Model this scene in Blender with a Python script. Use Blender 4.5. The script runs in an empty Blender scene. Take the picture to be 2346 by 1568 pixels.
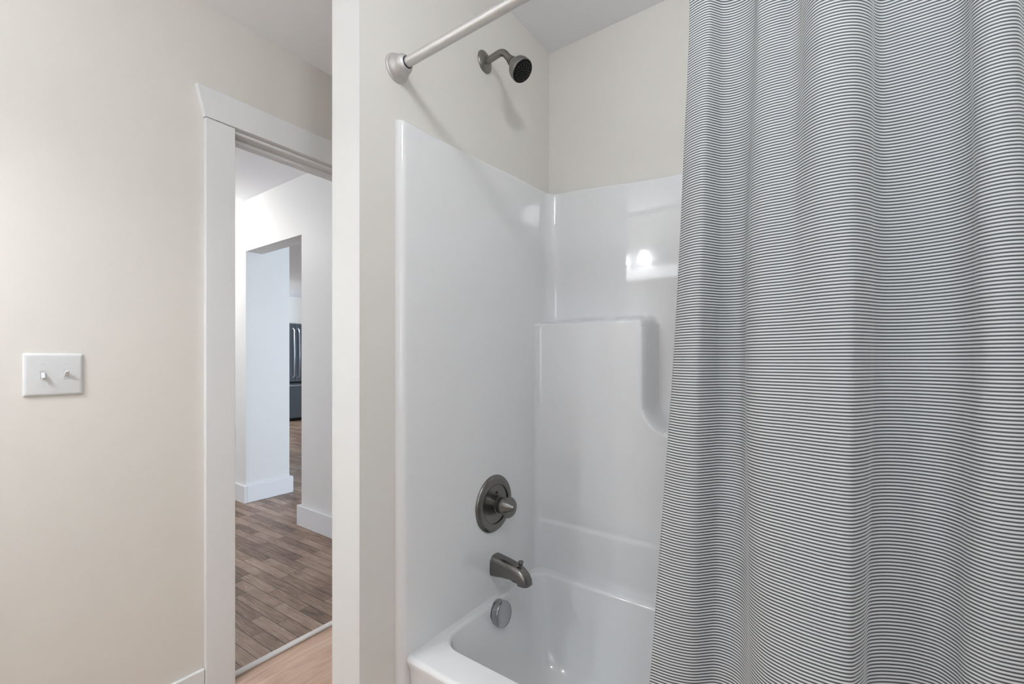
import bpy, bmesh, math, random
from mathutils import Vector, Matrix
PI = math.pi
random.seed(7)
SC = bpy.context.scene
COL = SC.collection

# tuning values
HALL_FILL, LIVING_FILL, BATH_FILL = 21, 94, 2.8
GLOBE, GLOBEC, GLOBEH, KITCHEN_FILL = 730, 61, 83, 300
SHADE, BAR = 18, 3.2
WALLC = (0.750, 0.722, 0.674, 1); HALLC = (0.76, 0.757, 0.740, 1)
STR_D = (0.050, 0.052, 0.055, 1); STR_L = (0.63, 0.64, 0.645, 1)
FL = ((84, 65, 54), (142, 118, 102), (180, 157, 140), (38, 29, 24))
FV = ((154, 126, 109), (196, 166, 146), (222, 199, 182), (150, 122, 106))

# ---------------------------------------------------------------- camera
cam_d = bpy.data.cameras.new('camera'); cam = bpy.data.objects.new('camera', cam_d); COL.objects.link(cam)
cam.location = (0, 0, 1.19)
cam.rotation_euler = (PI / 2, 0, math.radians(-54.44))
cam_d.sensor_width = 36.0
cam_d.lens = 36.0 * 1024 / 2346
cam_d.shift_y = 41 / 2346
cam_d.clip_start = 0.02; cam_d.clip_end = 60
SC.camera = cam

# ---------------------------------------------------------------- world, exposure
w = bpy.data.worlds.new('sky'); SC.world = w; w.use_nodes = True
w.node_tree.nodes['Background'].inputs[0].default_value = (0.62, 0.75, 1.0, 1)
w.node_tree.nodes['Background'].inputs[1].default_value = 1.0
SC.view_settings.view_transform = 'Standard'
SC.view_settings.look = 'None'
SC.view_settings.gamma = 1
SC.view_settings.use_curve_mapping = False
SC.view_settings.exposure = 0.25

# ---------------------------------------------------------------- added fill light (unseen area lamps set at assumed window openings)
def area(name, loc, target, sx, sy, power, color):
    d = bpy.data.lights.new(name, 'AREA'); d.shape = 'RECTANGLE'; d.size = sx; d.size_y = sy
    d.energy = power; d.color = color
    o = bpy.data.objects.new(name, d); COL.objects.link(o); o.location = loc
    o.rotation_euler = (Vector(target) - Vector(loc)).to_track_quat('-Z', 'Y').to_euler()
    return o
area('window_daylight_hall', (-1.36, 4.3, 1.55), (1.7, 4.3, 1.5), 1.0, 1.2, HALL_FILL, (0.93, 0.96, 1.0))  # added fill lamp for the hall; its window is assumed
area('window_daylight_living', (3.1, -0.55, 1.5), (2.0, 4.0, 1.4), 1.6, 1.4, LIVING_FILL, (0.74, 0.86, 1.0))  # added fill lamp placed to brighten the bluish wall end; window assumed
area('window_daylight_bath', (-0.60, -0.17, 1.35), (1.0, 0.3, 1.0), 0.66, 0.95, BATH_FILL, (0.92, 0.96, 1.0))  # added fill lamp that lifts the lower bathroom

# ---------------------------------------------------------------- materials
def lin(c):
    c = c / 255.0
    return c / 12.92 if c <= 0.04045 else ((c + 0.055) / 1.055) ** 2.4
def rgb(r, g, b): return (lin(r), lin(g), lin(b), 1)
def mat(name, base, rough=0.5, metal=0.0, emit=None, es=0.0, bump=None, coat=0.0, spec=0.5):
    m = bpy.data.materials.new(name); m.use_nodes = True
    nt = m.node_tree; b = nt.nodes['Principled BSDF']
    b.inputs['Base Color'].default_value = base
    b.inputs['Roughness'].default_value = rough
    b.inputs['Metallic'].default_value = metal
    b.inputs['Specular IOR Level'].default_value = spec
    if coat:
        b.inputs['Coat Weight'].default_value = coat; b.inputs['Coat Roughness'].default_value = 0.04
    if emit:
        b.inputs['Emission Color'].default_value = emit; b.inputs['Emission Strength'].default_value = es
    tc = nt.nodes.new('ShaderNodeTexCoord')
    n = nt.nodes.new('ShaderNodeTexNoise')
    sc, st, vary = bump if bump else (60, 0.0, 0.015)
    n.inputs['Scale'].default_value = sc; n.inputs['Detail'].default_value = 3
    nt.links.new(tc.outputs['Object'], n.inputs['Vector'])
    mx = nt.nodes.new('ShaderNodeMix'); mx.data_type = 'RGBA'
    mx.inputs[6].default_value = tuple(max(0, c * (1 - vary)) for c in base[:3]) + (1,)
    mx.inputs[7].default_value = tuple(min(1, c * (1 + vary)) for c in base[:3]) + (1,)
    nt.links.new(n.outputs['Fac'], mx.inputs[0]); nt.links.new(mx.outputs[2], b.inputs['Base Color'])
    if st > 0:
        bp = nt.nodes.new('ShaderNodeBump'); bp.inputs['Strength'].default_value = st; bp.inputs['Distance'].default_value = 0.002
        nt.links.new(n.outputs['Fac'], bp.inputs['Height']); nt.links.new(bp.outputs['Normal'], b.inputs['Normal'])
    return m
M = {}
M['wall'] = mat('beige_paint', WALLC, 0.55, bump=(180, 0.06, 0.01))
M['hallwall'] = mat('pale_hall_paint', HALLC, 0.55, bump=(180, 0.06, 0.01))
M['ceil'] = mat('ceiling_paint', (0.90, 0.905, 0.93, 1), 0.7, bump=(120, 0.05, 0.01))
M['trim'] = mat('white_trim_paint', (0.80, 0.805, 0.815, 1), 0.35, bump=(40, 0.02, 0.006))
M['gel'] = mat('white_gelcoat', (0.80, 0.80, 0.802, 1), 0.055, bump=(3, 0.0, 0.004), coat=0.35)
M['plate'] = mat('white_plastic', (0.68, 0.683, 0.69, 1), 0.3)
M['rod'] = mat('satin_nickel', (0.62, 0.61, 0.60, 1), 0.52, 0.95, bump=(300, 0.02, 0.04))
M['nickel'] = mat('dark_brushed_nickel', (0.25, 0.243, 0.23, 1), 0.30, 1.0, bump=(400, 0.04, 0.10))
M['nickel_dark'] = mat('dark_gunmetal', (0.20, 0.192, 0.181, 1), 0.27, 1.0, bump=(400, 0.04, 0.10))
M['chrome'] = mat('dull_chrome', (0.42, 0.42, 0.43, 1), 0.18, 1.0)
M['black'] = mat('black_rubber', (0.008, 0.008, 0.007, 1), 0.4, spec=0.15)
M['nozzle'] = mat('grey_nozzle', (0.06, 0.06, 0.058, 1), 0.3)
M['steel'] = mat('stainless_steel', (0.17, 0.20, 0.24, 1), 0.38, 0.6, bump=(90, 0.02, 0.05))
M['steel_light'] = mat('bright_steel', (0.50, 0.55, 0.62, 1), 0.3, 0.7)
M['gasket'] = mat('black_gasket', (0.01, 0.01, 0.012, 1), 0.5)
M['bronze'] = mat('dark_bronze', (0.05, 0.045, 0.04, 1), 0.4, 0.8)
M['globe'] = mat('lit_glass', (0.9, 0.9, 0.88, 1), 0.3, emit=(0.965, 1.0, 1.03, 1), es=GLOBE)
M['shade'] = mat('frosted_shade', (0.9, 0.9, 0.88, 1), 0.3, emit=(0.965, 1.0, 1.03, 1), es=SHADE)
M['litbar'] = mat('frosted_lit_bar', (0.9, 0.9, 0.88, 1), 0.3, emit=(0.965, 1.0, 1.03, 1), es=BAR)
M['globe_c'] = mat('lit_glass_ceiling', (0.9, 0.9, 0.88, 1), 0.3, emit=(0.95, 1.0, 1.035, 1), es=GLOBEC)
M['globe_h'] = mat('lit_glass_hall', (0.9, 0.9, 0.88, 1), 0.3, emit=(1.0, 0.98, 0.95, 1), es=GLOBEH)
M['globe_k'] = mat('lit_glass_kitchen', (0.9, 0.9, 0.88, 1), 0.3, emit=(0.95, 1.0, 1.03, 1), es=KITCHEN_FILL)

def planks(name, cols, pw, pl, rot, rough, gap, grain, vary):
    m = bpy.data.materials.new(name); m.use_nodes = True
    nt = m.node_tree; N = nt.nodes; L = nt.links; b = N['Principled BSDF']
    tc = N.new('ShaderNodeTexCoord'); mp = N.new('ShaderNodeMapping')
    mp.inputs['Rotation'].default_value = (0, 0, rot)
    L.new(tc.outputs['Object'], mp.inputs['Vector'])
    br = N.new('ShaderNodeTexBrick')
    br.offset = 0.37; br.offset_frequency = 2; br.squash = 0.72; br.squash_frequency = 3
    br.inputs['Color1'].default_value = (0, 0, 0, 1); br.inputs['Color2'].default_value = (1, 1, 1, 1)
    br.inputs['Mortar'].default_value = (0.5, 0.5, 0.5, 1)
    br.inputs['Scale'].default_value = 1.0; br.inputs['Mortar Size'].default_value = gap
    br.inputs['Mortar Smooth'].default_value = 0.3; br.inputs['Bias'].default_value = 0.0
    br.inputs['Brick Width'].default_value = pl; br.inputs['Row Height'].default_value = pw
    L.new(mp.outputs[0], br.inputs['Vector'])
    # per-plank random offset for the grain
    sc = N.new('ShaderNodeVectorMath'); sc.operation = 'MULTIPLY'; sc.inputs[1].default_value = (2.2, 22, 1)
    L.new(mp.outputs[0], sc.inputs[0])
    cv = N.new('ShaderNodeVectorMath'); cv.operation = 'MULTIPLY'; cv.inputs[1].default_value = (37, 53, 11)
    L.new(br.outputs['Color'], cv.inputs[0])
    ad = N.new('ShaderNodeVectorMath'); L.new(sc.outputs[0], ad.inputs[0]); L.new(cv.outputs[0], ad.inputs[1])
    nz = N.new('ShaderNodeTexNoise'); nz.inputs['Scale'].default_value = grain; nz.inputs['Detail'].default_value = 6
    nz.inputs['Roughness'].default_value = 0.62; nz.inputs['Distortion'].default_value = 0.9
    L.new(ad.outputs[0], nz.inputs['Vector'])
    blot = N.new('ShaderNodeTexNoise'); blot.inputs['Scale'].default_value = 5; blot.inputs['Detail'].default_value = 3
    L.new(mp.outputs[0], blot.inputs['Vector'])
    def mth(op, a, c):
        n = N.new('ShaderNodeMath'); n.operation = op
        for i, v in enumerate((a, c)):
            if isinstance(v, (int, float)): n.inputs[i].default_value = v
            else: L.new(v, n.inputs[i])
        return n.outputs[0]
    sep = N.new('ShaderNodeSeparateColor'); L.new(br.outputs['Color'], sep.inputs[0])
    f = mth('ADD', mth('MULTIPLY', sep.outputs[0], vary), mth('MULTIPLY', nz.outputs['Fac'], 0.80))
    f = mth('ADD', f, mth('MULTIPLY', blot.outputs['Fac'], 0.35))
    f = mth('SUBTRACT', f, 0.5 * vary + 0.07)
    rp = N.new('ShaderNodeValToRGB'); L.new(f, rp.inputs[0])
    el = rp.color_ramp.elements
    el[0].position = 0.25; el[0].color = cols[0]; el[1].position = 0.78; el[1].color = cols[2]
    e = el.new(0.5); e.color = cols[1]
    mx = N.new('ShaderNodeMix'); mx.data_type = 'RGBA'
    L.new(br.outputs['Fac'], mx.inputs[0]); L.new(rp.outputs[0], mx.inputs[6]); mx.inputs[7].default_value = cols[3]
    L.new(mx.outputs[2], b.inputs['Base Color'])
    b.inputs['Roughness'].default_value = rough
    bp = N.new('ShaderNodeBump'); bp.inputs['Strength'].default_value = 0.35; bp.inputs['Distance'].default_value = 0.0015
    hh = mth('SUBTRACT', mth('MULTIPLY', nz.outputs['Fac'], 0.3), br.outputs['Fac'])
    L.new(hh, bp.inputs['Height']); L.new(bp.outputs['Normal'], b.inputs['Normal'])
    return m
M['oak'] = planks('grey_brown_strip_oak', (rgb(*FL[0]), rgb(*FL[1]), rgb(*FL[2]), rgb(*FL[3])), 0.057, 0.40, PI / 2 - 0.03, 0.42, 0.0015, 3.4, 0.30)
M['vinyl'] = planks('pinkish_wood_vinyl', (rgb(*FV[0]), rgb(*FV[1]), rgb(*FV[2]), rgb(*FV[3])), 0.9, 6.0, 0.0, 0.45, 0.0004, 1.1, 0.0)

def stripe_cloth():
    m = bpy.data.materials.new('striped_curtain_cloth'); m.use_nodes = True
    nt = m.node_tree; N = nt.nodes; L = nt.links; b = N['Principled BSDF']
    tc = N.new('ShaderNodeTexCoord'); sp = N.new('ShaderNodeSeparateXYZ'); L.new(tc.outputs['Object'], sp.inputs[0])
    def mth(op, a, c=0.0):
        n = N.new('ShaderNodeMath'); n.operation = op
        for i, v in enumerate((a, c)):
            if isinstance(v, (int, float)): n.inputs[i].default_value = v
            else: L.new(v, n.inputs[i])
        return n.outputs[0]
    ph = mth('MULTIPLY', sp.outputs[2], 2 * PI / 0.0046)
    s = mth('SINE', ph)
    s = mth('MULTIPLY', s, 1.15); s = mth('ADD', mth('MULTIPLY', s, 0.5), 0.51)
    n = nt.nodes.new('ShaderNodeClamp'); L.new(s, n.inputs[0])
    nz = N.new('ShaderNodeTexNoise'); nz.inputs['Scale'].default_value = 900; L.new(tc.outputs['Object'], nz.inputs['Vector'])
    mx = N.new('ShaderNodeMix'); mx.data_type = 'RGBA'; L.new(n.outputs[0], mx.inputs[0])
    mx.inputs[6].default_value = STR_D; mx.inputs[7].default_value = STR_L
    mv = N.new('ShaderNodeMix'); mv.data_type = 'RGBA'; mv.blend_type = 'MULTIPLY'; mv.inputs[0].default_value = 0.12
    L.new(mx.outputs[2], mv.inputs[6]); L.new(nz.outputs['Color'], mv.inputs[7])
    L.new(mv.outputs[2], b.inputs['Base Color'])
    b.inputs['Roughness'].default_value = 0.75
    b.inputs['Specular IOR Level'].default_value = 0.35
    b.inputs['Sheen Weight'].default_value = 0.25; b.inputs['Sheen Roughness'].default_value = 0.4
    bp = N.new('ShaderNodeBump'); bp.inputs['Strength'].default_value = 0.25; bp.inputs['Distance'].default_value = 0.0006
    L.new(n.outputs[0], bp.inputs['Height']); L.new(bp.outputs['Normal'], b.inputs['Normal'])
    return m
M['cloth'] = stripe_cloth()

# ---------------------------------------------------------------- helpers
def tag(o, label, cat, group=None, kind=None):
    o['label'] = label; o['category'] = cat
    if group: o['group'] = group
    if kind: o['kind'] = kind
    return o
def empty(name, loc=(0, 0, 0)):
    o = bpy.data.objects.new(name, None); COL.objects.link(o); o.location = loc; o.empty_display_size = 0.05
    return o
def link(name, bm, m, parent=None, smooth=False, bevel=0.0, segs=2, angle=35):
    bmesh.ops.recalc_face_normals(bm, faces=bm.faces)
    me = bpy.data.meshes.new(name); bm.to_mesh(me); bm.free()
    me.materials.append(m if not isinstance(m, str) else M[m])
    if smooth:
        for p in me.polygons: p.use_smooth = True
    o = bpy.data.objects.new(name, me); COL.objects.link(o)
    if parent is not None:
        o.parent = parent; o.matrix_parent_inverse = Matrix.Translation(parent.location).inverted() 
    if bevel:
        md = o.modifiers.new('bevel', 'BEVEL'); md.width = bevel; md.segments = segs; md.limit_method = 'ANGLE'; md.angle_limit = math.radians(angle)
    if smooth:
        md = o.modifiers.new('split', 'EDGE_SPLIT'); md.split_angle = math.radians(50)
    return o
def box(bm, x0, x1, y0, y1, z0, z1):
    v = [bm.verts.new(p) for p in ((x0,y0,z0),(x1,y0,z0),(x1,y1,z0),(x0,y1,z0),(x0,y0,z1),(x1,y0,z1),(x1,y1,z1),(x0,y1,z1))]
    for f in ((0,3,2,1),(4,5,6,7),(0,1,5,4),(1,2,6,5),(2,3,7,6),(3,0,4,7)): bm.faces.new([v[i] for i in f])
def boxes(*bs):
    bm = bmesh.new()
    for b in bs: box(bm, *b)
    return bm
def frame_from(axis):
    a = Vector(axis).normalized(); u = a.orthogonal().normalized(); return u, a.cross(u), a
def lathe(bm, origin, axis, prof, n=48, cap0=True, cap1=True, ux=None, sx=1.0, sy=1.0):
    """prof = [(radius, distance along axis)]"""
    u, v, a = frame_from(axis)
    if ux is not None:
        u = Vector(ux); u = (u - a * u.dot(a)).normalized(); v = a.cross(u)
    o = Vector(origin); rings = []
    for r, d in prof:
        rings.append([bm.verts.new(o + a * d + u * (math.cos(t) * r * sx) + v * (math.sin(t) * r * sy)) for t in (2 * PI * i / n for i in range(n))])
    for A, B in zip(rings, rings[1:]):
        for i in range(n):
            j = (i + 1) % n; bm.faces.new((A[i], A[j], B[j], B[i]))
    if cap0: bm.faces.new(list(reversed(rings[0])))
    if cap1: bm.faces.new(rings[-1])
def tube(bm, pts, rad, n=20):
    pts = [Vector(p) for p in pts]; rings = []
    if not isinstance(rad, (list, tuple)): rad = [rad] * len(pts)
    up = None
    for i, p in enumerate(pts):
        t = (pts[min(i + 1, len(pts) - 1)] - pts[max(i - 1, 0)]).normalized()
        if up is None: up = t.orthogonal().normalized()
        up = (up - t * up.dot(t)).normalized(); s = t.cross(up)
        rings.append([bm.verts.new(p + (up * math.cos(a) + s * math.sin(a)) * rad[i]) for a in (2 * PI * k / n for k in range(n))])
    for A, B in zip(rings, rings[1:]):
        for k in range(n): bm.faces.new((A[k], A[(k + 1) % n], B[(k + 1) % n], B[k]))
    bm.faces.new(list(reversed(rings[0]))); bm.faces.new(rings[-1])
def grid(bm, rows):
    V = [[bm.verts.new(p) for p in r] for r in rows]
    for A, B in zip(V, V[1:]):
        for i in range(len(A) - 1): bm.faces.new((A[i], A[i + 1], B[i + 1], B[i]))
    return V
def bez(p0, p1, p2, n):
    p0, p1, p2 = Vector(p0), Vector(p1), Vector(p2)
    return [p0 * (1 - t) ** 2 + p1 * 2 * t * (1 - t) + p2 * t * t for t in (i / n for i in range(n + 1))]
def struct(name, bm, m, label, cat, **k):
    return tag(link(name, bm, m, **k), label, cat, kind='structure')
M['endpaint'] = mat('pale_end_paint', (0.69, 0.687, 0.675, 1), 0.5, bump=(180, 0.05, 0.01))  # beige wall paint made paler: bright light on the wall end painted in
M['threshold'] = mat('white_threshold', (0.72, 0.70, 0.69, 1), 0.35)
M['transition'] = mat('grey_transition', (0.30, 0.28, 0.27, 1), 0.4)

# curtain folds: (x, y) of each fold line at the heights CZ, metres
CZ= [1.95, 1.75, 1.55, 1.35, 1.15, 0.95, 0.75, 0.55, 0.3, 0.1]
CC=[
 [(0.8367,0.2043),(0.8308,0.2069),(0.8186,0.2122),(0.8063,0.2176),(0.7898,0.2244),(0.7689,0.2329),(0.7479,0.2413),(0.7269,0.2498),(0.7163,0.2541),(0.7163,0.2541)],
 [(0.8330,0.1903),(0.8253,0.1919),(0.8073,0.1956),(0.7894,0.1993),(0.7737,0.2031),(0.7605,0.2068),(0.7473,0.2106),(0.7340,0.2143),(0.7281,0.2160),(0.7281,0.2160)],
 [(0.8330,0.1717),(0.8249,0.1729),(0.8040,0.1759),(0.7831,0.1790),(0.7691,0.1805),(0.7628,0.1803),(0.7565,0.1801),(0.7502,0.1799),(0.7475,0.1798),(0.7475,0.1798)],
 [(0.8429,0.1636),(0.8363,0.1636),(0.8200,0.1635),(0.8036,0.1633),(0.7902,0.1638),(0.7800,0.1649),(0.7698,0.1661),(0.7596,0.1672),(0.7553,0.1677),(0.7553,0.1677)],
 [(0.8537,0.1552),(0.8485,0.1544),(0.8360,0.1524),(0.8236,0.1504),(0.8104,0.1498),(0.7965,0.1510),(0.7825,0.1521),(0.7686,0.1532),(0.7626,0.1537),(0.7626,0.1537)],
 [(0.8604,0.1322),(0.8556,0.1322),(0.8431,0.1323),(0.8306,0.1324),(0.8162,0.1314),(0.7997,0.1293),(0.7833,0.1271),(0.7668,0.1249),(0.7604,0.1241),(0.7604,0.1241)],
 [(0.8566,0.1133),(0.8525,0.1143),(0.8405,0.1175),(0.8284,0.1206),(0.8128,0.1206),(0.7931,0.1170),(0.7735,0.1133),(0.7539,0.1097),(0.7473,0.1085),(0.7473,0.1085)],
 [(0.8494,0.1021),(0.8451,0.1034),(0.8305,0.1077),(0.8158,0.1121),(0.7984,0.1125),(0.7778,0.1081),(0.7572,0.1038),(0.7365,0.0994),(0.7308,0.0982),(0.7308,0.0982)],
 [(0.8327,0.0963),(0.8284,0.0971),(0.8094,0.1009),(0.7904,0.1048),(0.7722,0.1049),(0.7550,0.1007),(0.7378,0.0964),(0.7206,0.0922),(0.7169,0.0913),(0.7169,0.0913)],
 [(0.8293,0.0866),(0.8250,0.0872),(0.8023,0.0905),(0.7795,0.0938),(0.7585,0.0933),(0.7395,0.0881),(0.7205,0.0829),(0.7016,0.0777),(0.6988,0.0770),(0.6988,0.0770)],
 [(0.8297,0.0694),(0.8258,0.0700),(0.8001,0.0736),(0.7743,0.0772),(0.7510,0.0778),(0.7308,0.0745),(0.7106,0.0712),(0.6904,0.0680),(0.6883,0.0676),(0.6883,0.0676)],
 [(0.8332,0.0509),(0.8299,0.0513),(0.8014,0.0545),(0.7730,0.0577),(0.7471,0.0577),(0.7244,0.0536),(0.7018,0.0496),(0.6791,0.0455),(0.6782,0.0454),(0.6782,0.0454)],
 [(0.8263,0.0399),(0.8243,0.0401),(0.7965,0.0423),(0.7687,0.0445),(0.7431,0.0437),(0.7203,0.0389),(0.6975,0.0342),(0.6746,0.0294),(0.6746,0.0294),(0.6746,0.0294)],
 [(0.7990,0.0325),(0.7990,0.0325),(0.7794,0.0315),(0.7594,0.0305),(0.7389,0.0290),(0.7177,0.0271),(0.6965,0.0251),(0.6757,0.0232),(0.6757,0.0232),(0.6757,0.0232)],
 [(0.7776,0.0153),(0.7776,0.0153),(0.7648,0.0151),(0.7503,0.0148),(0.7340,0.0149),(0.7151,0.0157),(0.6963,0.0164),(0.6781,0.0171),(0.6781,0.0171),(0.6781,0.0171)],
 [(0.7772,-0.0028),(0.7772,-0.0028),(0.7635,-0.0018),(0.7474,-0.0006),(0.7308,-0.0004),(0.7137,-0.0015),(0.6966,-0.0026),(0.6807,-0.0036),(0.6807,-0.0036),(0.6807,-0.0036)],
 [(0.7901,-0.0287),(0.7901,-0.0287),(0.7723,-0.0257),(0.7507,-0.0222),(0.7319,-0.0200),(0.7172,-0.0198),(0.7025,-0.0196),(0.6891,-0.0194),(0.6891,-0.0194),(0.6891,-0.0194)],
 [(0.8044,-0.0407),(0.8044,-0.0407),(0.7866,-0.0380),(0.7654,-0.0348),(0.7462,-0.0318),(0.7300,-0.0290),(0.7137,-0.0262),(0.6987,-0.0236),(0.6987,-0.0236),(0.6987,-0.0236)],
 [(0.8149,-0.0462),(0.8149,-0.0462),(0.7980,-0.0445),(0.7784,-0.0426),(0.7603,-0.0397),(0.7443,-0.0358),(0.7282,-0.0318),(0.7130,-0.0280),(0.7130,-0.0280),(0.7130,-0.0280)],
 [(0.8295,-0.0504),(0.8295,-0.0504),(0.8123,-0.0502),(0.7931,-0.0498),(0.7771,-0.0478),(0.7656,-0.0433),(0.7540,-0.0389),(0.7425,-0.0344),(0.7425,-0.0344),(0.7425,-0.0344)],
 [(0.8385,-0.0574),(0.8385,-0.0574),(0.8233,-0.0586),(0.8066,-0.0600),(0.7912,-0.0586),(0.7774,-0.0535),(0.7637,-0.0484),(0.7500,-0.0432),(0.7498,-0.0432),(0.7498,-0.0432)],
 [(0.8406,-0.0829),(0.8406,-0.0829),(0.8291,-0.0827),(0.8157,-0.0824),(0.8024,-0.0796),(0.7891,-0.0732),(0.7758,-0.0668),(0.7625,-0.0605),(0.7624,-0.0604),(0.7624,-0.0604)],
 [(0.8418,-0.1153),(0.8418,-0.1153),(0.8285,-0.1135),(0.8118,-0.1112),(0.7992,-0.1062),(0.7925,-0.0975),(0.7858,-0.0887),(0.7792,-0.0801),(0.7792,-0.0801),(0.7792,-0.0801)],
 [(0.8419,-0.1327),(0.8419,-0.1327),(0.8262,-0.1302),(0.8053,-0.1269),(0.7916,-0.1224),(0.7883,-0.1161),(0.7850,-0.1098),(0.7818,-0.1039),(0.7818,-0.1039),(0.7818,-0.1039)],
 [(0.8357,-0.1419),(0.8357,-0.1419),(0.8186,-0.1399),(0.7944,-0.1371),(0.7782,-0.1335),(0.7738,-0.1285),(0.7693,-0.1236),(0.7655,-0.1193),(0.7655,-0.1193),(0.7655,-0.1193)],
 [(0.8265,-0.1460),(0.8265,-0.1460),(0.8084,-0.1447),(0.7813,-0.1427),(0.7627,-0.1398),(0.7570,-0.1356),(0.7513,-0.1313),(0.7467,-0.1279),(0.7467,-0.1279),(0.7467,-0.1279)],
 [(0.8081,-0.1470),(0.8081,-0.1470),(0.7926,-0.1468),(0.7673,-0.1466),(0.7508,-0.1454),(0.7477,-0.1429),(0.7445,-0.1405),(0.7421,-0.1385),(0.7421,-0.1385),(0.7421,-0.1385)],
 [(0.7972,-0.1560),(0.7972,-0.1560),(0.7837,-0.1554),(0.7597,-0.1544),(0.7442,-0.1533),(0.7421,-0.1520),(0.7399,-0.1506),(0.7383,-0.1496),(0.7383,-0.1496),(0.7383,-0.1496)],
 [(0.7947,-0.1667),(0.7947,-0.1667),(0.7816,-0.1659),(0.7571,-0.1645),(0.7418,-0.1635),(0.7413,-0.1634),(0.7407,-0.1633),(0.7403,-0.1632),(0.7403,-0.1632),(0.7403,-0.1632)],
 [(0.7999,-0.1799),(0.7999,-0.1799),(0.7866,-0.1789),(0.7608,-0.1771),(0.7450,-0.1764),(0.7450,-0.1773),(0.7450,-0.1782),(0.7450,-0.1788),(0.7450,-0.1788),(0.7450,-0.1788)],
 [(0.8196,-0.1906),(0.8196,-0.1906),(0.8056,-0.1915),(0.7805,-0.1932),(0.7640,-0.1943),(0.7613,-0.1945),(0.7586,-0.1947),(0.7566,-0.1948),(0.7566,-0.1948),(0.7566,-0.1948)],
 [(0.8528,-0.2061),(0.8528,-0.2061),(0.8368,-0.2082),(0.8108,-0.2116),(0.7919,-0.2135),(0.7839,-0.2131),(0.7759,-0.2127),(0.7700,-0.2124),(0.7700,-0.2124),(0.7700,-0.2124)],
 [(0.8678,-0.2333),(0.8678,-0.2333),(0.8521,-0.2363),(0.8260,-0.2412),(0.8058,-0.2443),(0.7949,-0.2444),(0.7840,-0.2445),(0.7764,-0.2446),(0.7764,-0.2446),(0.7764,-0.2446)],
 [(0.8071,-0.2592),(0.8071,-0.2592),(0.7984,-0.2601),(0.7749,-0.2625),(0.7555,-0.2636),(0.7434,-0.2626),(0.7313,-0.2617),(0.7249,-0.2612),(0.7249,-0.2612),(0.7249,-0.2612)],
 [(0.8588,-0.3257),(0.8588,-0.3257),(0.8478,-0.3251),(0.8185,-0.3233),(0.7978,-0.3235),(0.7917,-0.3272),(0.7857,-0.3310),(0.7825,-0.3330),(0.7825,-0.3330),(0.7825,-0.3330)],
]

# ================================================================ the setting
H = 2.44; HH = 2.52          # bathroom and hall ceiling heights
YW = 1.79                    # bathroom face of the wall with the door
DX0, DX1, DZ = 0.745, 1.46, 2.037   # door opening
struct('floor', boxes((-0.62, 1.70, -0.62, 1.83, -0.05, 0.0)), 'vinyl', 'pinkish tan wood vinyl floor of the bathroom, seen at the door threshold', 'floor')
struct('floor', boxes((-1.5, 7.1, 1.832, 9.35, -0.05, 0.0), (1.87, 7.1, -0.6, 1.832, -0.05, 0.0)), 'oak', 'grey brown narrow strip wood floor of the hall beyond the doorway', 'floor')
struct('ceiling', boxes((-0.74, 1.70, -0.74, 1.80, H, H + 0.06)), 'ceil', 'white flat ceiling of the bathroom', 'ceiling')
struct('ceiling', boxes((-1.6, 7.1, 1.86, 9.35, HH, HH + 0.06), (1.75, 7.1, -0.7, 1.86, HH, HH + 0.06)), 'ceil', 'pale ceiling of the hall seen over the doorway', 'ceiling')
struct('wall_left', boxes((-0.74, DX0, YW, YW + 0.115, 0, HH + 0.05), (DX1, 1.74, YW, YW + 0.115, 0, HH + 0.05), (DX0, DX1, YW, YW + 0.115, DZ, HH + 0.05)), 'wall', 'beige painted bathroom wall with the doorway and the light switch', 'wall')
struct('wall_partition', boxes((0.673, 1.573, 0.938, 1.053, 0, H)), 'wall', 'beige wing wall carrying the shower head and tub spout', 'wall')
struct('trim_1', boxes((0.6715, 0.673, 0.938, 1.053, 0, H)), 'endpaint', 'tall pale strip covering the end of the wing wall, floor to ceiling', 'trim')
struct('wall_back', boxes((1.573, 1.739, -0.62, YW, 0, H + .05)), 'wall', 'beige wall above the long side of the tub', 'wall')
struct('wall_right', boxes((-0.74, 1.739, -0.74, -0.62, 0, H+.05)), 'wall', 'beige bathroom wall at the far end of the tub, behind the curtain', 'wall')
struct('wall_rear', boxes((-0.74, -0.62, 0.18, YW, 0, H+.05), (-0.74, -0.62, -0.62, -0.52, 0, H+.05), (-0.74, -0.62, -0.52, 0.18, 0, .85), (-0.74, -0.62, -0.52, 0.18, 1.85, H+.05)), 'wall', 'beige bathroom wall that holds the vanity light and a window', 'wall')
# frames added around the bath, hall and living room fill lamps (none in the frame)
def window(n, x0, x1, y0, y1, z0, z1, label):  # builds an unseen window frame added around a fill lamp
    w_ = empty('window_%d' % n, ((x0 + x1) / 2, (y0 + y1) / 2, z0)); tag(w_, label, 'window', kind='structure')
    t = 0.03
    if x1 - x0 > y1 - y0: fb = boxes((x0, x1, y0, y1, z0, z0 + t), (x0, x1, y0, y1, z1 - t, z1), (x0, x0 + t, y0, y1, z0, z1), (x1 - t, x1, y0, y1, z0, z1))
    else: fb = boxes((x0, x1, y0, y1, z0, z0 + t), (x0, x1, y0, y1, z1 - t, z1), (x0, x1, y0, y0 + t, z0, z1), (x0, x1, y1 - t, y1, z0, z1))
    link('window_frame', fb, 'trim', w_)
window(1, -0.73, -0.66, -0.52, 0.18, 0.85, 1.85, 'white framed bathroom window')  # unseen frame, added to house the bathroom fill lamp
window(2, -1.49, -1.42, 3.7, 4.9, 0.9, 2.2, 'white framed window at the end of the hall')  # unseen frame, added to house the hall fill lamp
window(3, 2.2, 4.0, -0.71, -0.64, 0.8, 2.2, 'white framed living room window')  # unseen frame, added to house the living room fill lamp
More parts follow.
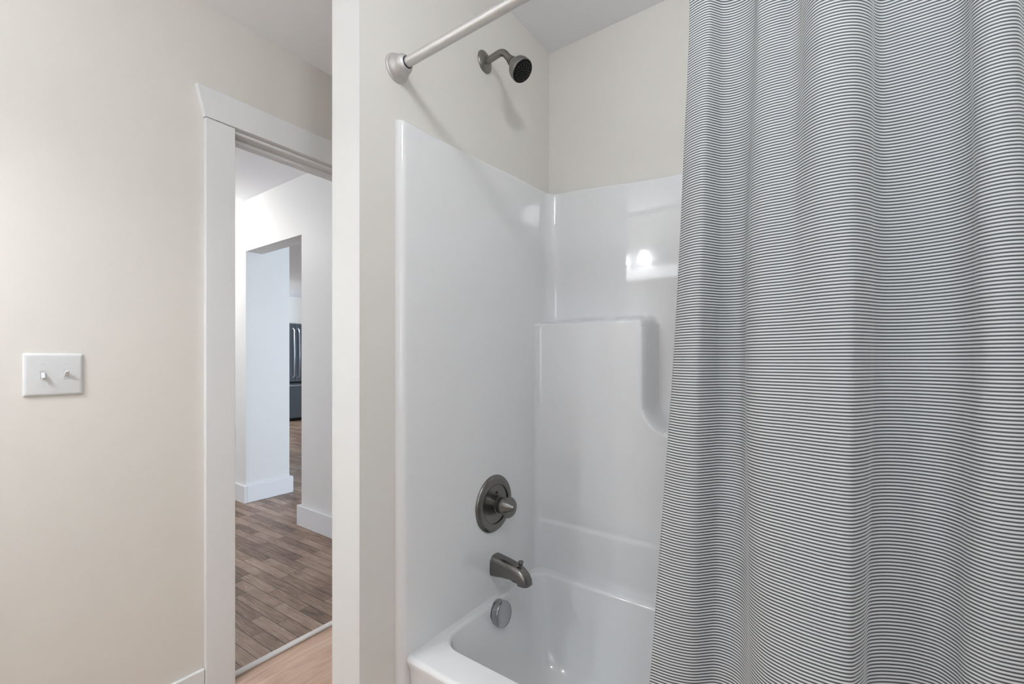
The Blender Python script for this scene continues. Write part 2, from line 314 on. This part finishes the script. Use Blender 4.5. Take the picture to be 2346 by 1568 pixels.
# hall shell
struct('wall_hall', boxes((1.74, 1.87, YW + 0.115, 3.11, 0, HH), (1.74, 1.87, 3.11, 3.97, 2.095, HH), (1.74, 2.108, 3.97, 5.3, 0, HH)), 'hallwall', 'off-white hall wall with a tall square opening towards the kitchen', 'wall')
struct('wall_hall_end', boxes((-1.5, 1.74, 5.2, 5.3, 0, HH)), 'hallwall', 'off-white wall at the end of the hall', 'wall')
struct('wall_hall_left', boxes((-1.62, -1.5, 1.905, 3.7, 0, HH), (-1.62, -1.5, 4.9, 5.3, 0, HH), (-1.62, -1.5, 3.7, 4.9, 0, .9), (-1.62, -1.5, 3.7, 4.9, 2.2, HH)), 'hallwall', 'off-white hall wall with the hall window', 'wall')  # window opening assumed, made for the hall fill lamp
struct('wall_kitchen', boxes((1.5, 7.1, 9.22, 9.34, 0, HH)), 'hallwall', 'pale wall behind the fridge, far through the opening', 'wall')
struct('wall_kitchen_left', boxes((1.4, 1.5, 5.3, 9.22, 0, HH)), 'hallwall', 'pale kitchen side wall', 'wall')
struct('wall_living', boxes((7.05, 7.15, -0.7, 9.34, 0, HH)), 'hallwall', 'pale living room side wall', 'wall')
struct('wall_living_end', boxes((1.74, 2.2, -0.72, -0.6, 0, HH), (4.0, 7.1, -0.72, -0.6, 0, HH), (2.2, 4.0, -0.72, -0.6, 0, .8), (2.2, 4.0, -0.72, -0.6, 2.2, HH)), 'hallwall', 'pale living room end wall with a window', 'wall')  # window opening assumed, made for the living room fill lamp
struct('trim_2', boxes((2.12, 7.0, 4.70, 4.73, 0.0, 0.006)), 'transition', 'thin grey floor strip where the kitchen floor begins', 'trim')
# baseboards
struct('baseboard_left', boxes((-0.62, 0.645, YW - 0.014, YW, 0, 0.112)), 'trim', 'white baseboard meeting the door casing low on the left wall', 'baseboard', bevel=0.003)
struct('baseboard_hall_near', boxes((1.716, 1.74, 1.905, 3.135, 0, 0.145), (1.74, 1.87, 3.11, 3.135, 0, 0.145)), 'trim', 'white baseboard on the near side of the hall opening', 'baseboard', bevel=0.004)
struct('baseboard_hall_far', boxes((1.716, 1.74, 3.945, 5.2, 0, 0.145), (1.74, 2.132, 3.945, 3.97, 0, 0.145), (2.108, 2.132, 3.97, 5.3, 0, 0.145)), 'trim', 'tall white baseboard wrapping the blue-lit wall end in the hall', 'baseboard', bevel=0.004)

# ---- doorway: casing, flared head board, jambs, stops, strike, threshold
d = empty('door_1', (DX0, YW, 0)); tag(d, 'white cased doorway with a flared head board, opening to the hall', 'doorway', kind='structure')
link('door_casing', boxes((0.646, 0.741, YW - 0.018, YW, 0, DZ)), 'trim', d, bevel=0.002)
link('door_casing', boxes((DX1 + 0.004, DX1 + 0.099, YW - 0.018, YW, 0, DZ)), 'trim', d, bevel=0.002)
bm = bmesh.new()
y0, y1 = YW - 0.022, YW
pz = [(0.643, DZ + 0.0015), (DX1 + 0.102, DZ + 0.0015), (DX1 + 0.127, DZ + 0.105), (0.618, DZ + 0.105)]
a = [bm.verts.new((x, y0, z)) for x, z in pz]; b = [bm.verts.new((x, y1, z)) for x, z in pz]
bm.faces.new(a); bm.faces.new(list(reversed(b)))
for i in range(4): bm.faces.new((a[i], b[i], b[(i + 1) % 4], a[(i + 1) % 4]))
link('head_casing', bm, 'trim', d, bevel=0.0015)
link('door_jamb', boxes((DX0 - .004, DX0, YW + 0.001, YW + 0.112, 0, DZ - .006)), 'trim', d)
link('door_jamb', boxes((DX1, DX1 + .004, YW + 0.001, YW + 0.112, 0, DZ - .006)), 'trim', d)
link('door_jamb', boxes((DX0, DX1, YW + 0.001, YW + 0.112, DZ - 0.012, DZ - 0.001)), 'trim', d)
link('door_stop', boxes((DX0, DX1, YW + 0.042, YW + 0.078, DZ - 0.026, DZ - 0.012)), 'trim', d, bevel=0.002)
o = link('strike_plate', boxes((DX0 - 0.002, DX0 + 0.0035, YW + 0.001, YW + 0.034, 0.885, 0.945)), 'bronze', d); o['label'] = 'dark metal strike plate'
bm = boxes((DX0, DX1, YW + 0.024, YW + 0.052, 0, 0.011))
link('threshold', bm, 'threshold', d, bevel=0.005, segs=3)

# ================================================================ light switch
sw = empty('light_switch', (0.2755, YW, 1.1485)); tag(sw, 'white double toggle light switch plate on the beige wall left of the doorway', 'light switch')
bm = bmesh.new()
rings = []
for k, (ins, dy) in enumerate(((0, 0), (0.0006, 0.0030), (0.0035, 0.0058), (0.0085, 0.0066))):
    x0, x1, z0, z1 = 0.2145 + ins, 0.3360 - ins, 1.0885 + ins, 1.2085 - ins
    rc = 0.004; pts = []
    for cx, cz, a0 in ((x1 - rc, z1 - rc, 0), (x0 + rc, z1 - rc, 90), (x0 + rc, z0 + rc, 180), (x1 - rc, z0 + rc, 270)):
        for j in range(5):
            t = math.radians(a0 + 22.5 * j); pts.append((cx + rc * math.cos(t), YW - dy, cz + rc * math.sin(t)))
    rings.append([bm.verts.new(p) for p in pts])
for A, B in zip(rings, rings[1:]):
    for i in range(len(A)): bm.faces.new((A[i], A[(i + 1) % len(A)], B[(i + 1) % len(A)], B[i]))
bm.faces.new(rings[-1]); bm.faces.new(list(reversed(rings[0])))
link('cover_plate', bm, 'plate', sw, smooth=True)
for cx, s in ((0.2525, -1), (0.2985, 1)):
    bm = boxes((cx - .0053, cx + .0053, YW - 0.0074, YW - 0.0062, 1.1485 - .0120, 1.1485 - .0108), (cx - .0053, cx + .0053, YW - 0.0074, YW - 0.0062, 1.1485 + .0108, 1.1485 + .0120),
               (cx - .0058, cx - .0050, YW - 0.0074, YW - 0.0062, 1.1485 - .0120, 1.1485 + .0120), (cx + .0050, cx + .0058, YW - 0.0074, YW - 0.0062, 1.1485 - .0120, 1.1485 + .0120))
    link('toggle_slot', bm, 'plate', sw)
    bm = bmesh.new(); ax = Vector((0, -0.78, 0.62 * s)).normalized(); o0 = Vector((cx, YW - 0.004, 1.1485 - 0.002 * s))
    u = Vector((1, 0, 0)); v = ax.cross(u); rr = []
    for (hw, hh, dd) in ((.0040, .0056, 0), (.0037, .0042, .009), (.0032, .0031, .0180), (.0024, .0023, .0196)):
        rr.append([bm.verts.new(o0 + ax * dd + u * (hw * a_) + v * (hh * b_)) for a_, b_ in ((1, 1), (-1, 1), (-1, -1), (1, -1))])
    for A, B in zip(rr, rr[1:]):
        for i in range(4): bm.faces.new((A[i], A[(i + 1) % 4], B[(i + 1) % 4], B[i]))
    bm.faces.new(rr[-1]); bm.faces.new(list(reversed(rr[0])))
    link('toggle', bm, 'plate', sw, bevel=0.0008)
    for zz in (1.1485 + .0302, 1.1485 - .0302):
        bm = bmesh.new(); lathe(bm, (cx, YW - 0.0062, zz), (0, -1, 0), [(.0025, 0), (.0024, .0006), (.0016, .0010)], n=16)
        link('screw', bm, 'plate', sw, smooth=True)

# ================================================================ tub and surround
XB = 1.545; YP = 0.915; YE = -0.575; RIM = 0.405
tub = empty('bathtub', (1.17, 0.17, 0)); tag(tub, 'glossy white moulded bathtub with tall surround walls and a stepped shelf recess', 'bathtub')
def sst(x, a, b):
    t = min(1, max(0, (x - a) / (b - a))); return t * t * (3 - 2 * t)
def block_sd(y, z):
    r = 0.03
    qx, qz = 0.497 - y, z - 1.335
    ax_, az_ = max(qx + r, 0), max(qz + r, 0)
    a_ = math.hypot(ax_, az_) - r + min(max(qx + r, qz + r), 0)
    b_ = z - 0.958
    rf = 0.095
    return max(rf, min(a_, b_)) - math.hypot(max(rf - a_, 0), max(rf - b_, 0))
def xfield(y, z):
    sd = block_sd(y, z)
    wv = 0.017
    t = min(1, max(0, (sd + wv) / (2 * wv))); t = t * t * t * (t * (6 * t - 15) + 10)
    x = XB - 0.095 * (1 - t)
    x -= 0.005 * (1 - sst(z, 0.574, 0.594))
    return x
def ztop(x, y, side):
    if side == 'p': return 1.826 + 0.026 * sst(x, 0.80, 1.50)
    return 1.852 - 0.034 * sst(0.90 - y, 0, 0.50)
NB = 220
def surround_row(v, roll):
    # first a plan sampled at a guess height, then lifted to its own top line
    out = []
    def zz(x, y, s): return RIM - 0.03 + v * (ztop(x, y, s) - RIM + 0.03)
    yp = YP + roll
    # flange
    for k in range(9):
        t = math.radians(90 * k / 8); rr = 0.021
        x = 0.801 - rr * math.cos(t); y = 0.9375 - 0.0225 * math.sin(t)
        y = max(y, y + roll * 1.0) if k else y
        out.append((x, min(y, 0.9375), zz(x, y, 'p')))
    zc = zz(1.5, yp, 'p')
    xb = min(xfield(0.88, zc) + roll, 1.5725); r = 0.052 if zc > 1.36 else (0.03 if zc < 1.31 else 0.03 + 0.022 * (zc - 1.31) / 0.05)
    for k in range(1, 30):
        x = 0.801 + (xb - r - 0.801) * k / 30; out.append((x, yp, zz(x, yp, 'p')))
    for k in range(9):
        t = math.radians(90 - 90 * k / 8); x = xb - r + r * math.cos(t); y = yp - r + r * math.sin(t)
        out.append((x, y, zc))
    ye = YE - roll
    ya = yp - r; yb = ye + r
    for k in range(1, NB):
        # denser around the shelf recess
        u_ = k / NB
        y = ya + (yb - ya) * u_
        z = zz(0, y, 'b'); out.append((min(xfield(y, z) + roll, 1.5725), y, z))
    ze = RIM - 0.03 + v * (1.82 - RIM + 0.03); xe = min(xfield(yb, ze) + roll, 1.5725)
    for k in range(9):
        t = math.radians(-90 * k / 8); out.append((xe - r + r * math.cos(t), yb + r * math.sin(t), ze))
    for k in range(1, 14):
        out.append((xe - r + (0.80 - xe + r) * k / 14, ye, ze))
    for k in range(5):
        t = math.radians(90 * k / 4); out.append((0.80 - 0.02 * math.sin(t), ye - 0.022 * (1 - math.cos(t)), ze))
    return out
rows = []
vs = []
_z = RIM - 0.03
while _z < 1.838:
    vs.append((_z - RIM + 0.03) / (1.845 - RIM + 0.03))
    _z += 0.0022 if 1.29 < _z < 1.39 else (0.004 if 0.55 < _z < 0.61 else 0.0085)
for v in vs: rows.append(surround_row(v, 0.0))
for v, roll in ((0.9962, 0.0008), (0.9978, 0.0030), (0.9992, 0.0070), (1.0, 0.0130), (1.0003, 0.0225)): rows.append(surround_row(v, roll))
bm = bmesh.new(); grid(bm, rows)
link('surround_wall', bm, 'gel', tub, smooth=True)
# flange continues to the floor beside the apron
bm = bmesh.new(); rr = []
for z in (0.0, RIM - 0.03):
    rr.append([(0.801 - 0.021 * math.cos(math.radians(90 * k / 8)), 0.9375 - 0.0225 * math.sin(math.radians(90 * k / 8)), z) for k in range(9)] + [(0.83, 0.915, z)])
grid(bm, rr); link('flange', bm, 'gel', tub, smooth=True)
def rrect(x0, x1, y0, y1, r, z, nc=12, ns=14, rb=None):
    pts = []; q = rb or r; r_ = r
    cs = ((x1 - q, y1 - q, 0), (x0 + r, y1 - r, 90), (x0 + r, y0 + r, 180), (x1 - q, y0 + q, 270))
    for ci, (cx, cy, a0) in enumerate(cs):
        r = q if ci in (0, 3) else r_
        for j in range(nc + 1):
            t = math.radians(a0 + 90 * j / nc); pts.append((cx + r * math.cos(t), cy + r * math.sin(t), z))
        nx_ = cs[(ci + 1) % 4]; t = math.radians(nx_[2]); r = q if (ci + 1) % 4 in (0, 3) else r_
        e0 = pts[-1]; e1 = (nx_[0] + r * math.cos(t), nx_[1] + r * math.sin(t))
        for j in range(1, ns): pts.append((e0[0] + (e1[0] - e0[0]) * j / ns, e0[1] + (e1[1] - e0[1]) * j / ns, z))
    return pts
bm = bmesh.new(); R = []
ya_, yb_ = -0.575, 0.915
R.append(rrect(0.812, 1.54, ya_, yb_, .004, 0.0))
R.append(rrect(0.812, 1.54, ya_, yb_, .004, 0.33))
R.append(rrect(0.808, 1.54, ya_, yb_, .004, 0.368))
for k in range(7):
    t = math.radians(90 * k / 6); R.append(rrect(0.798 + 0.013 * (1 - math.cos(t)), 1.54, ya_, yb_, .004, 0.392 + 0.013 * math.sin(t)))
R.append(rrect(0.85, 1.50, ya_ + .02, yb_ - .006, .02, RIM))
ox0, ox1, oy0, oy1 = 0.888, 1.416, -0.50, 0.897
for k in range(8):
    t = math.radians(90 * k / 7); i_ = 0.010 * math.sin(t)
    R.append(rrect(ox0 + i_, ox1 - i_, oy0 + i_, oy1 - i_, .075 - i_ * 0.3, RIM - 0.012 * (1 - math.cos(t)), rb=.048 - i_ * .3))
for zz, sd_, er, rr_ in ((0.36, .006, .008, .075), (0.30, .014, .022, .08), (0.24, .022, .05, .085), (0.18, .032, .09, .09), (0.135, .045, .13, .1), (0.105, .065, .17, .11), (0.088, .10, .21, .12), (0.080, .15, .27, .10), (0.076, .20, .34, .05)):
    i_ = 0.010
    R.append(rrect(ox0 + i_ + sd_, ox1 - i_ - sd_, oy0 + i_ + er * 1.2, oy1 - i_ - sd_ * 1.1, rr_, zz, rb=min(rr_, .05 + sd_ * .8)))
V = [[bm.verts.new(p) for p in r_] for r_ in R]; n = len(V[0])
for A, B in zip(V, V[1:]):
    for i in range(n): bm.faces.new((A[i], A[(i + 1) % n], B[(i + 1) % n], B[i]))
bm.faces.new(V[-1])
link('tub_basin', bm, 'gel', tub, smooth=True)

# ================================================================ plumbing fittings
# --- shower head on a bent arm
sh = empty('shower', (1.155, 0.938, 2.18)); tag(sh, 'brushed nickel shower head with black nozzle face, high on the beige wall', 'shower')
bm = bmesh.new(); lathe(bm, (1.155, 0.938, 2.18), (0, -1, 0), [(.0355, 0), (.0355, .002), (.0335, .0045), (.022, .009), (.0135, .0125)], n=48)
link('wall_flange', bm, 'nickel', sh, smooth=True)
bm = bmesh.new(); path = [Vector((1.155, 0.932, 2.178)), Vector((1.155, 0.905, 2.181))] + bez((1.155, 0.880, 2.184), (1.155, 0.860, 2.186), (1.155, 0.846, 2.165), 10) + [Vector((1.155, 0.825, 2.136))]
tube(bm, path, 0.0108, 24); link('shower_arm', bm, 'nickel', sh, smooth=True)
hd = Vector((0.0, -0.655, -0.755)).normalized(); ho = Vector((1.155, 0.834, 2.149))
bm = bmesh.new(); lathe(bm, ho, hd, [(.0112, 0), (.0128, .001), (.0128, .004), (.0112, .0045), (.0150, .010), (.0158, .017), (.0125, .0185), (.0125, .021), (.0175, .0225), (.0185, .028), (.0150, .036)], n=32)
link('swivel_nut', bm, 'nickel', sh, smooth=True)
hb = ho + hd * 0.032
bm = bmesh.new(); lathe(bm, hb, hd, [(.015, 0), (.0205, .002), (.0285, .008), (.0335, .016), (.0362, .026), (.0368, .040), (.0355, .0425), (.0335, .0428)], n=48)
hshell = link('head_shell', bm, 'nickel', sh, smooth=True)
bm = bmesh.new(); lathe(bm, hb + hd * .030, hd, [(.0350, 0), (.0350, .0125), (.034, .0148), (.026, .0165), (.010, .0168)], n=48)
face = link('nozzle_face', bm, 'black', sh, smooth=True); face['label'] = 'black spray face with small nozzles'
u_, v_, a_ = frame_from(hd)
bm = bmesh.new()
for rr_, cnt in ((0.006, 5), (0.013, 10), (0.020, 15), (0.027, 20)):
    for k in range(cnt):
        t = 2 * PI * k / cnt + rr_ * 90
        lathe(bm, hb + hd * .0455 + u_ * (rr_ * math.cos(t)) + v_ * (rr_ * math.sin(t)), hd, [(.0013, 0), (.0012, .0022), (.0007, .003)], n=8)
link('nozzles', bm, 'nozzle', face, smooth=True)

# --- shower rod
rod = empty('curtain_rod', (0.785, 0.938, 1.962)); tag(rod, 'satin silver shower curtain rod with a bell shaped wall flange', 'curtain rod')
RX, RZ = 0.785, 1.962
bm = bmesh.new(); tube(bm, [(RX, 0.936, RZ), (RX, 0.2, RZ), (RX, -0.618, RZ)], 0.0125, 32); link('rod', bm, 'rod', rod, smooth=True)
FP = [(.0365, 0), (.0365, .003), (.0355, .0055), (.0340, .006), (.0335, .010), (.0315, .015), (.0265, .021), (.0240, .0255), (.0250, .029), (.0245, .034), (.0205, .041), (.0172, .0435), (.0145, .0440)]
bm = bmesh.new(); lathe(bm, (RX, 0.938, RZ), (0, -1, 0), FP, n=48); link('rod_flange', bm, 'rod', rod, smooth=True)
bm = bmesh.new(); lathe(bm, (RX, -0.62, RZ), (0, 1, 0), FP, n=48); link('rod_flange', bm, 'rod', rod, smooth=True)
bm = bmesh.new(); lathe(bm, (RX, 0.938 - .0438, RZ), (0, -1, 0), [(.0150, 0), (.0150, .0012), (.0126, .0013)], n=40); o = link('gasket', bm, 'gasket', rod, smooth=True); o['label'] = 'dark seam ring'

# --- shower valve
VX, VZ = 1.175, 0.712
va = empty('shower_valve', (VX, YP, VZ)); tag(va, 'dark brushed metal shower valve with a round plate and pointed knob above the tub spout', 'shower valve')
bm = bmesh.new(); lathe(bm, (VX, YP, VZ), (0, -1, 0), [(.0940, 0), (.0940, .003), (.0905, .0075), (.082, .0115), (.072, .0125), (.0655, .0115), (.0635, .0085), (.060, .0075), (.030, .0085)], n=72)
link('valve_plate', bm, 'nickel_dark', va, smooth=True)
bm = bmesh.new(); lathe(bm, (VX, YP - .007, VZ), (0, -1, 0), [(.0275, 0), (.0275, .013), (.0285, .0135), (.0285, .018), (.026, .019), (.026, .031)], n=40)
link('valve_stem', bm, 'nickel_dark', va, smooth=True)
KA = Vector((0.0, -1.0, 0.0))
ko = Vector((VX, YP - .037, VZ))
bm = bmesh.new(); lathe(bm, ko, KA, [(.0235, 0), (.0262, .002), (.0262, .006), (.0245, .013), (.0200, .023), (.0145, .034), (.0098, .0430), (.0078, .0475), (.0045, .0500), (.0015, .0506)], n=40)
kn = link('knob', bm, 'nickel_dark', va, smooth=True); kn['label'] = 'pointed cone knob'
bm = bmesh.new(); lathe(bm, ko + Vector((0.029, 0.002, -0.014)), KA, [(.024, .000), (.0330, .0015), (.0355, .006), (.0325, .011), (.022, .0135)], n=48, ux=(0.94, 0, -0.34), sx=1.25, sy=0.98)
link('lever_lobe', bm, 'nickel_dark', va, smooth=True)
for ax_, az_ in ((-.033, -.012), (0.006, 0.036)):
    bm = bmesh.new(); lathe(bm, (VX + ax_, YP - .0078, VZ + az_), (0, -1, 0), [(.0048, 0), (.0046, .0018), (.003, .003)], n=16); link('screw', bm, 'gasket', va, smooth=True)

# --- tub spout
SX, SZ = 1.183, 0.508
sp = empty('tub_spout', (SX, YP, SZ)); tag(sp, 'dark brushed metal tub spout with a diverter knob, below the shower valve', 'tub spout')
def section(y, cz, hw, ht, hb_, n=28, flat=0.6, tilt=0.0):
    pts = []
    for k in range(n):
        t = 2 * PI * k / n; c, s = math.cos(t), math.sin(t)
        e = 0.42
        x = hw * math.copysign(abs(c) ** e, c) * (1.0 - 0.30 * max(0, s)); z = (ht if s > 0 else hb_) * math.copysign(abs(s) ** e, s)
        pts.append(Vector((SX + x, y + z * tilt, cz + z)))
    return pts
secs = [section(YP, .508, .030, .034, .033), section(YP - .012, .508, .030, .0335, .033), section(YP - .045, .507, .0285, .0305, .027), section(YP - .078, .505, .0265, .0270, .0225),
        section(YP - .098, .503, .0255, .0225, .0235, tilt=0.25), section(YP - .108, .494, .0245, .0245, .0200, tilt=0.75), section(YP - .1115, .484, .0235, .0245, .0160, tilt=1.6)]
bm = bmesh.new()
# profile built as a swept body: straight back, then turned-down mouth
V = [[bm.verts.new(p) for p in s] for s in secs[:4]]
cxs = []
for (py, pz_, ang, hw, hh) in ((YP - .097, .5005, 22, .0255, .0245), (YP - .112, .492, 50, .0245, .0225), (YP - .1190, .484, 76, .0235, .0205), (YP - .1205, .4735, 88, .0232, .0200)):
    a2 = math.radians(ang); nx = Vector((0, math.sin(a2) * -1, math.cos(a2)))   # local "up" of the section
    ring = []
    for k in range(28):
        t = 2 * PI * k / 28; c, s = math.cos(t), math.sin(t); e = 0.42
        x = hw * math.copysign(abs(c) ** e, c) * (1.0 - 0.30 * max(0, s)); z = hh * math.copysign(abs(s) ** e, s)
        ring.append(bm.verts.new(Vector((SX + x, py, pz_)) + nx * z))
    V.append(ring)
for A, B in zip(V, V[1:]):
    for i in range(28): bm.faces.new((A[i], A[(i + 1) % 28], B[(i + 1) % 28], B[i]))
bm.faces.new(list(reversed(V[0]))); bm.faces.new(V[-1])
link('spout_body', bm, 'nickel_dark', sp, smooth=True)
bm = bmesh.new(); lathe(bm, (SX, YP - .104, .516), (0, 0, 1), [(.0045, 0), (.0045, .014), (.0068, .0155), (.0082, .020), (.0088, .026), (.0080, .0275)], n=20)
link('diverter_knob', bm, 'nickel_dark', sp, smooth=True)

# --- overflow cover
ov = empty('overflow_cover', (1.158, 0.887, 0.366)); tag(ov, 'round dull chrome overflow cover inside the tub end, under the spout', 'overflow cover')
oa = Vector((0.0, -1.0, 0.13)).normalized()
bm = bmesh.new(); lathe(bm, (1.158, 0.886, 0.366), oa, [(.0415, 0), (.0415, .004), (.0385, .005), (.0385, .022), (.0398, .024), (.0398, .0265), (.0385, .0285), (.030, .030), (.012, .0306)], n=56)
link('cover_body', bm, 'chrome', ov, smooth=True)
bm = bmesh.new(); lathe(bm, (1.158-.004, 0.875, 0.3285), (0, 0, -1), [(.006, 0), (.006, .0022)], n=16)
link('slot', bm, 'black', ov)

# ================================================================ curtain
def crom(p0, p1, p2, p3, t):
    return 0.5 * ((2 * p1) + (-p0 + p2) * t + (2 * p0 - 5 * p1 + 4 * p2 - p3) * t * t + (-p0 + 3 * p1 - 3 * p2 + p3) * t ** 3)
NZ = len(CZ); NC = len(CC)
def col_at(ci, z):
    z = min(max(z, CZ[-1]), CZ[0])
    k = 0
    while k < NZ - 2 and z < CZ[k + 1]: k += 1
    t = (z - CZ[k]) / (CZ[k + 1] - CZ[k])
    g = [CC[ci][min(max(k + q, 0), NZ - 1)] for q in (-1, 0, 1, 2)]
    return [crom(g[0][c], g[1][c], g[2][c], g[3][c], t) for c in (0, 1)]
rows = []; SUB = 7
zs = [1.948 - i * (1.948 - 0.12) / 150 for i in range(151)]
for z in zs:
    cols = [col_at(c, z) for c in range(NC)]
    drop = 0.03 * (1 - sst(z, 0.38, 0.56))
    row = []
    for c in range(NC - 1):
        g = [cols[min(max(c + q, 0), NC - 1)] for q in (-1, 0, 1, 2)]
        L = math.hypot(g[2][0] - g[1][0], g[2][1] - g[1][1])
        # limit tangents so short steps between long folds do not overshoot
        def tan(a, b, cc):
            la = math.hypot(b[0] - a[0], b[1] - a[1]) + 1e-6; lb = math.hypot(cc[0] - b[0], cc[1] - b[1]) + 1e-6
            return [((b[i] - a[i]) / la * lb + (cc[i] - b[i]) / lb * la) / (la + lb) for i in (0, 1)]
        t1 = tan(g[0], g[1], g[2]) if c > 0 else [(g[2][i] - g[1][i]) / L for i in (0, 1)]
        t2 = tan(g[1], g[2], g[3]) if c < NC - 2 else [(g[2][i] - g[1][i]) / L for i in (0, 1)]
        for s in range(SUB + (1 if c == NC - 2 else 0)):
            t = s / SUB; h00 = 2*t**3 - 3*t**2 + 1; h10 = t**3 - 2*t**2 + t; h01 = -2*t**3 + 3*t**2; h11 = t**3 - t**2
            x, y = [h00 * g[1][i] + h10 * L * t1[i] + h01 * g[2][i] + h11 * L * t2[i] for i in (0, 1)]
            k1 = 0.25 * sst(z, 1.80, 1.948)
            x = x + (0.790 - x) * k1 * 2.4
            row.append((x - drop, y, z))
    rows.append(row)
bm = bmesh.new(); grid(bm, rows)
cu = link('curtain', bm, 'cloth', None, smooth=False)
for p in cu.data.polygons: p.use_smooth = True
md = cu.modifiers.new('cloth', 'SOLIDIFY'); md.thickness = 0.0012; md.offset = 0
tag(cu, 'floor length shower curtain in fine grey and white horizontal stripes, gathered at the right', 'shower curtain')

# ================================================================ fridge
fr = empty('refrigerator', (4.64, 8.55, 0)); tag(fr, 'dark stainless french door refrigerator far off through the hall opening', 'refrigerator')
fx0, fx1, fy = 4.18, 5.095, 8.5
link('body', boxes((fx0, fx1, fy + 0.06, 9.2, 0.02, 1.88)), 'gasket', fr)
link('door', boxes((fx0, 4.634, fy, fy + 0.06, 0.765, 1.885)), 'steel', fr, bevel=0.006)
link('door', boxes((4.641, fx1, fy, fy + 0.06, 0.765, 1.885)), 'steel', fr, bevel=0.006)
link('drawer', boxes((fx0, fx1, fy, fy + 0.06, 0.06, 0.735)), 'steel', fr, bevel=0.006)
link('top_cap', boxes((fx0 - .01, fx1 + .01, fy + 0.0, 9.2, 1.887, 1.905)), 'steel_light', fr)
for cx in (4.588, 4.687):
    bm = bmesh.new(); tube(bm, [(cx, fy - .002, 1.80), (cx, fy - .05, 1.77), (cx, fy - .06, 1.3), (cx, fy - .05, 0.88), (cx, fy - .002, 0.85)], 0.017, 14)
    link('handle', bm, 'steel_light', fr, smooth=True)
bm = bmesh.new(); tube(bm, [(fx0 + .05, fy - .002, 0.69), (fx0 + .07, fy - .055, 0.69), (fx1 - .07, fy - .055, 0.69), (fx1 - .05, fy - .002, 0.69)], 0.017, 14)
link('handle', bm, 'steel_light', fr, smooth=True)

# ================================================================ lamps
vl = empty('vanity_light', (-0.62, 1.22, 1.93)); tag(vl, 'white bar vanity light with two bell glass shades on the rear bathroom wall', 'wall light')
link('backplate', boxes((-0.62, -0.600, 0.96, 1.70, 1.86, 2.12)), 'plate', vl, bevel=0.004)
link('light_bar', boxes((-0.600, -0.575, 1.0, 1.66, 1.865, 1.955)), 'litbar', vl, bevel=0.006)
for cy in (1.255, 1.44):
    bm = bmesh.new(); tube(bm, [(-0.60, cy, 2.09), (-0.56, cy, 2.10), (-0.53, cy, 2.085)], 0.010, 12); link('socket_arm', bm, 'rod', vl, smooth=True)
    bm = bmesh.new(); lathe(bm, (-0.53, cy, 2.085), (0, 0, -1), [(.026, 0), (.030, .010), (.036, .025), (.043, .048), (.050, .072), (.054, .086)], n=32, cap0=False, cap1=False); sd = link('glass_shade', bm, 'shade', vl, smooth=True)
    bm = bmesh.new(); lathe(bm, (-0.53, cy, 2.076), (0, 0, -1), [(.004, 0), (.014, .004), (.023, .014), (.029, .030), (.030, .042), (.026, .056), (.016, .067), (.003, .070)], n=32); link('bulb', bm, 'globe', sd, smooth=True)
def ceiling_globe(x, y, h, m, label, r=0.085):
    c = empty('ceiling_light', (x, y, h)); tag(c, label, 'ceiling light')
    bm = bmesh.new(); lathe(bm, (x, y, h), (0, 0, -1), [(r * .75, 0), (r * .75, .010), (r * .3, .016), (r * .2, .035)], n=40); link('canopy', bm, 'rod', c, smooth=True)
    bm = bmesh.new(); lathe(bm, (x, y, h - .030), (0, 0, -1), [(r * .25, 0), (r * .72, .014), (r * .96, .045), (r, .070), (r * .94, .10), (r * .72, .13), (r * .4, .148), (.006, .153)], n=40); link('glass_globe', bm, m, c, smooth=True)
ceiling_globe(0.13, -0.09, H, 'globe_c', 'small glass globe ceiling light in the bathroom', 0.075)  # unseen lamp, assumed from the rod and shower head shadows
ceiling_globe(1.12, 4.45, HH, 'globe_h', 'small glass globe ceiling light at the end of the hall')  # unseen lamp, assumed from the brightness of the hall wall
ceiling_globe(3.3, 8.45, HH, 'globe_k', 'glass globe ceiling light in front of the fridge', 0.10)  # extra lamp out of view, added to light the kitchen wall
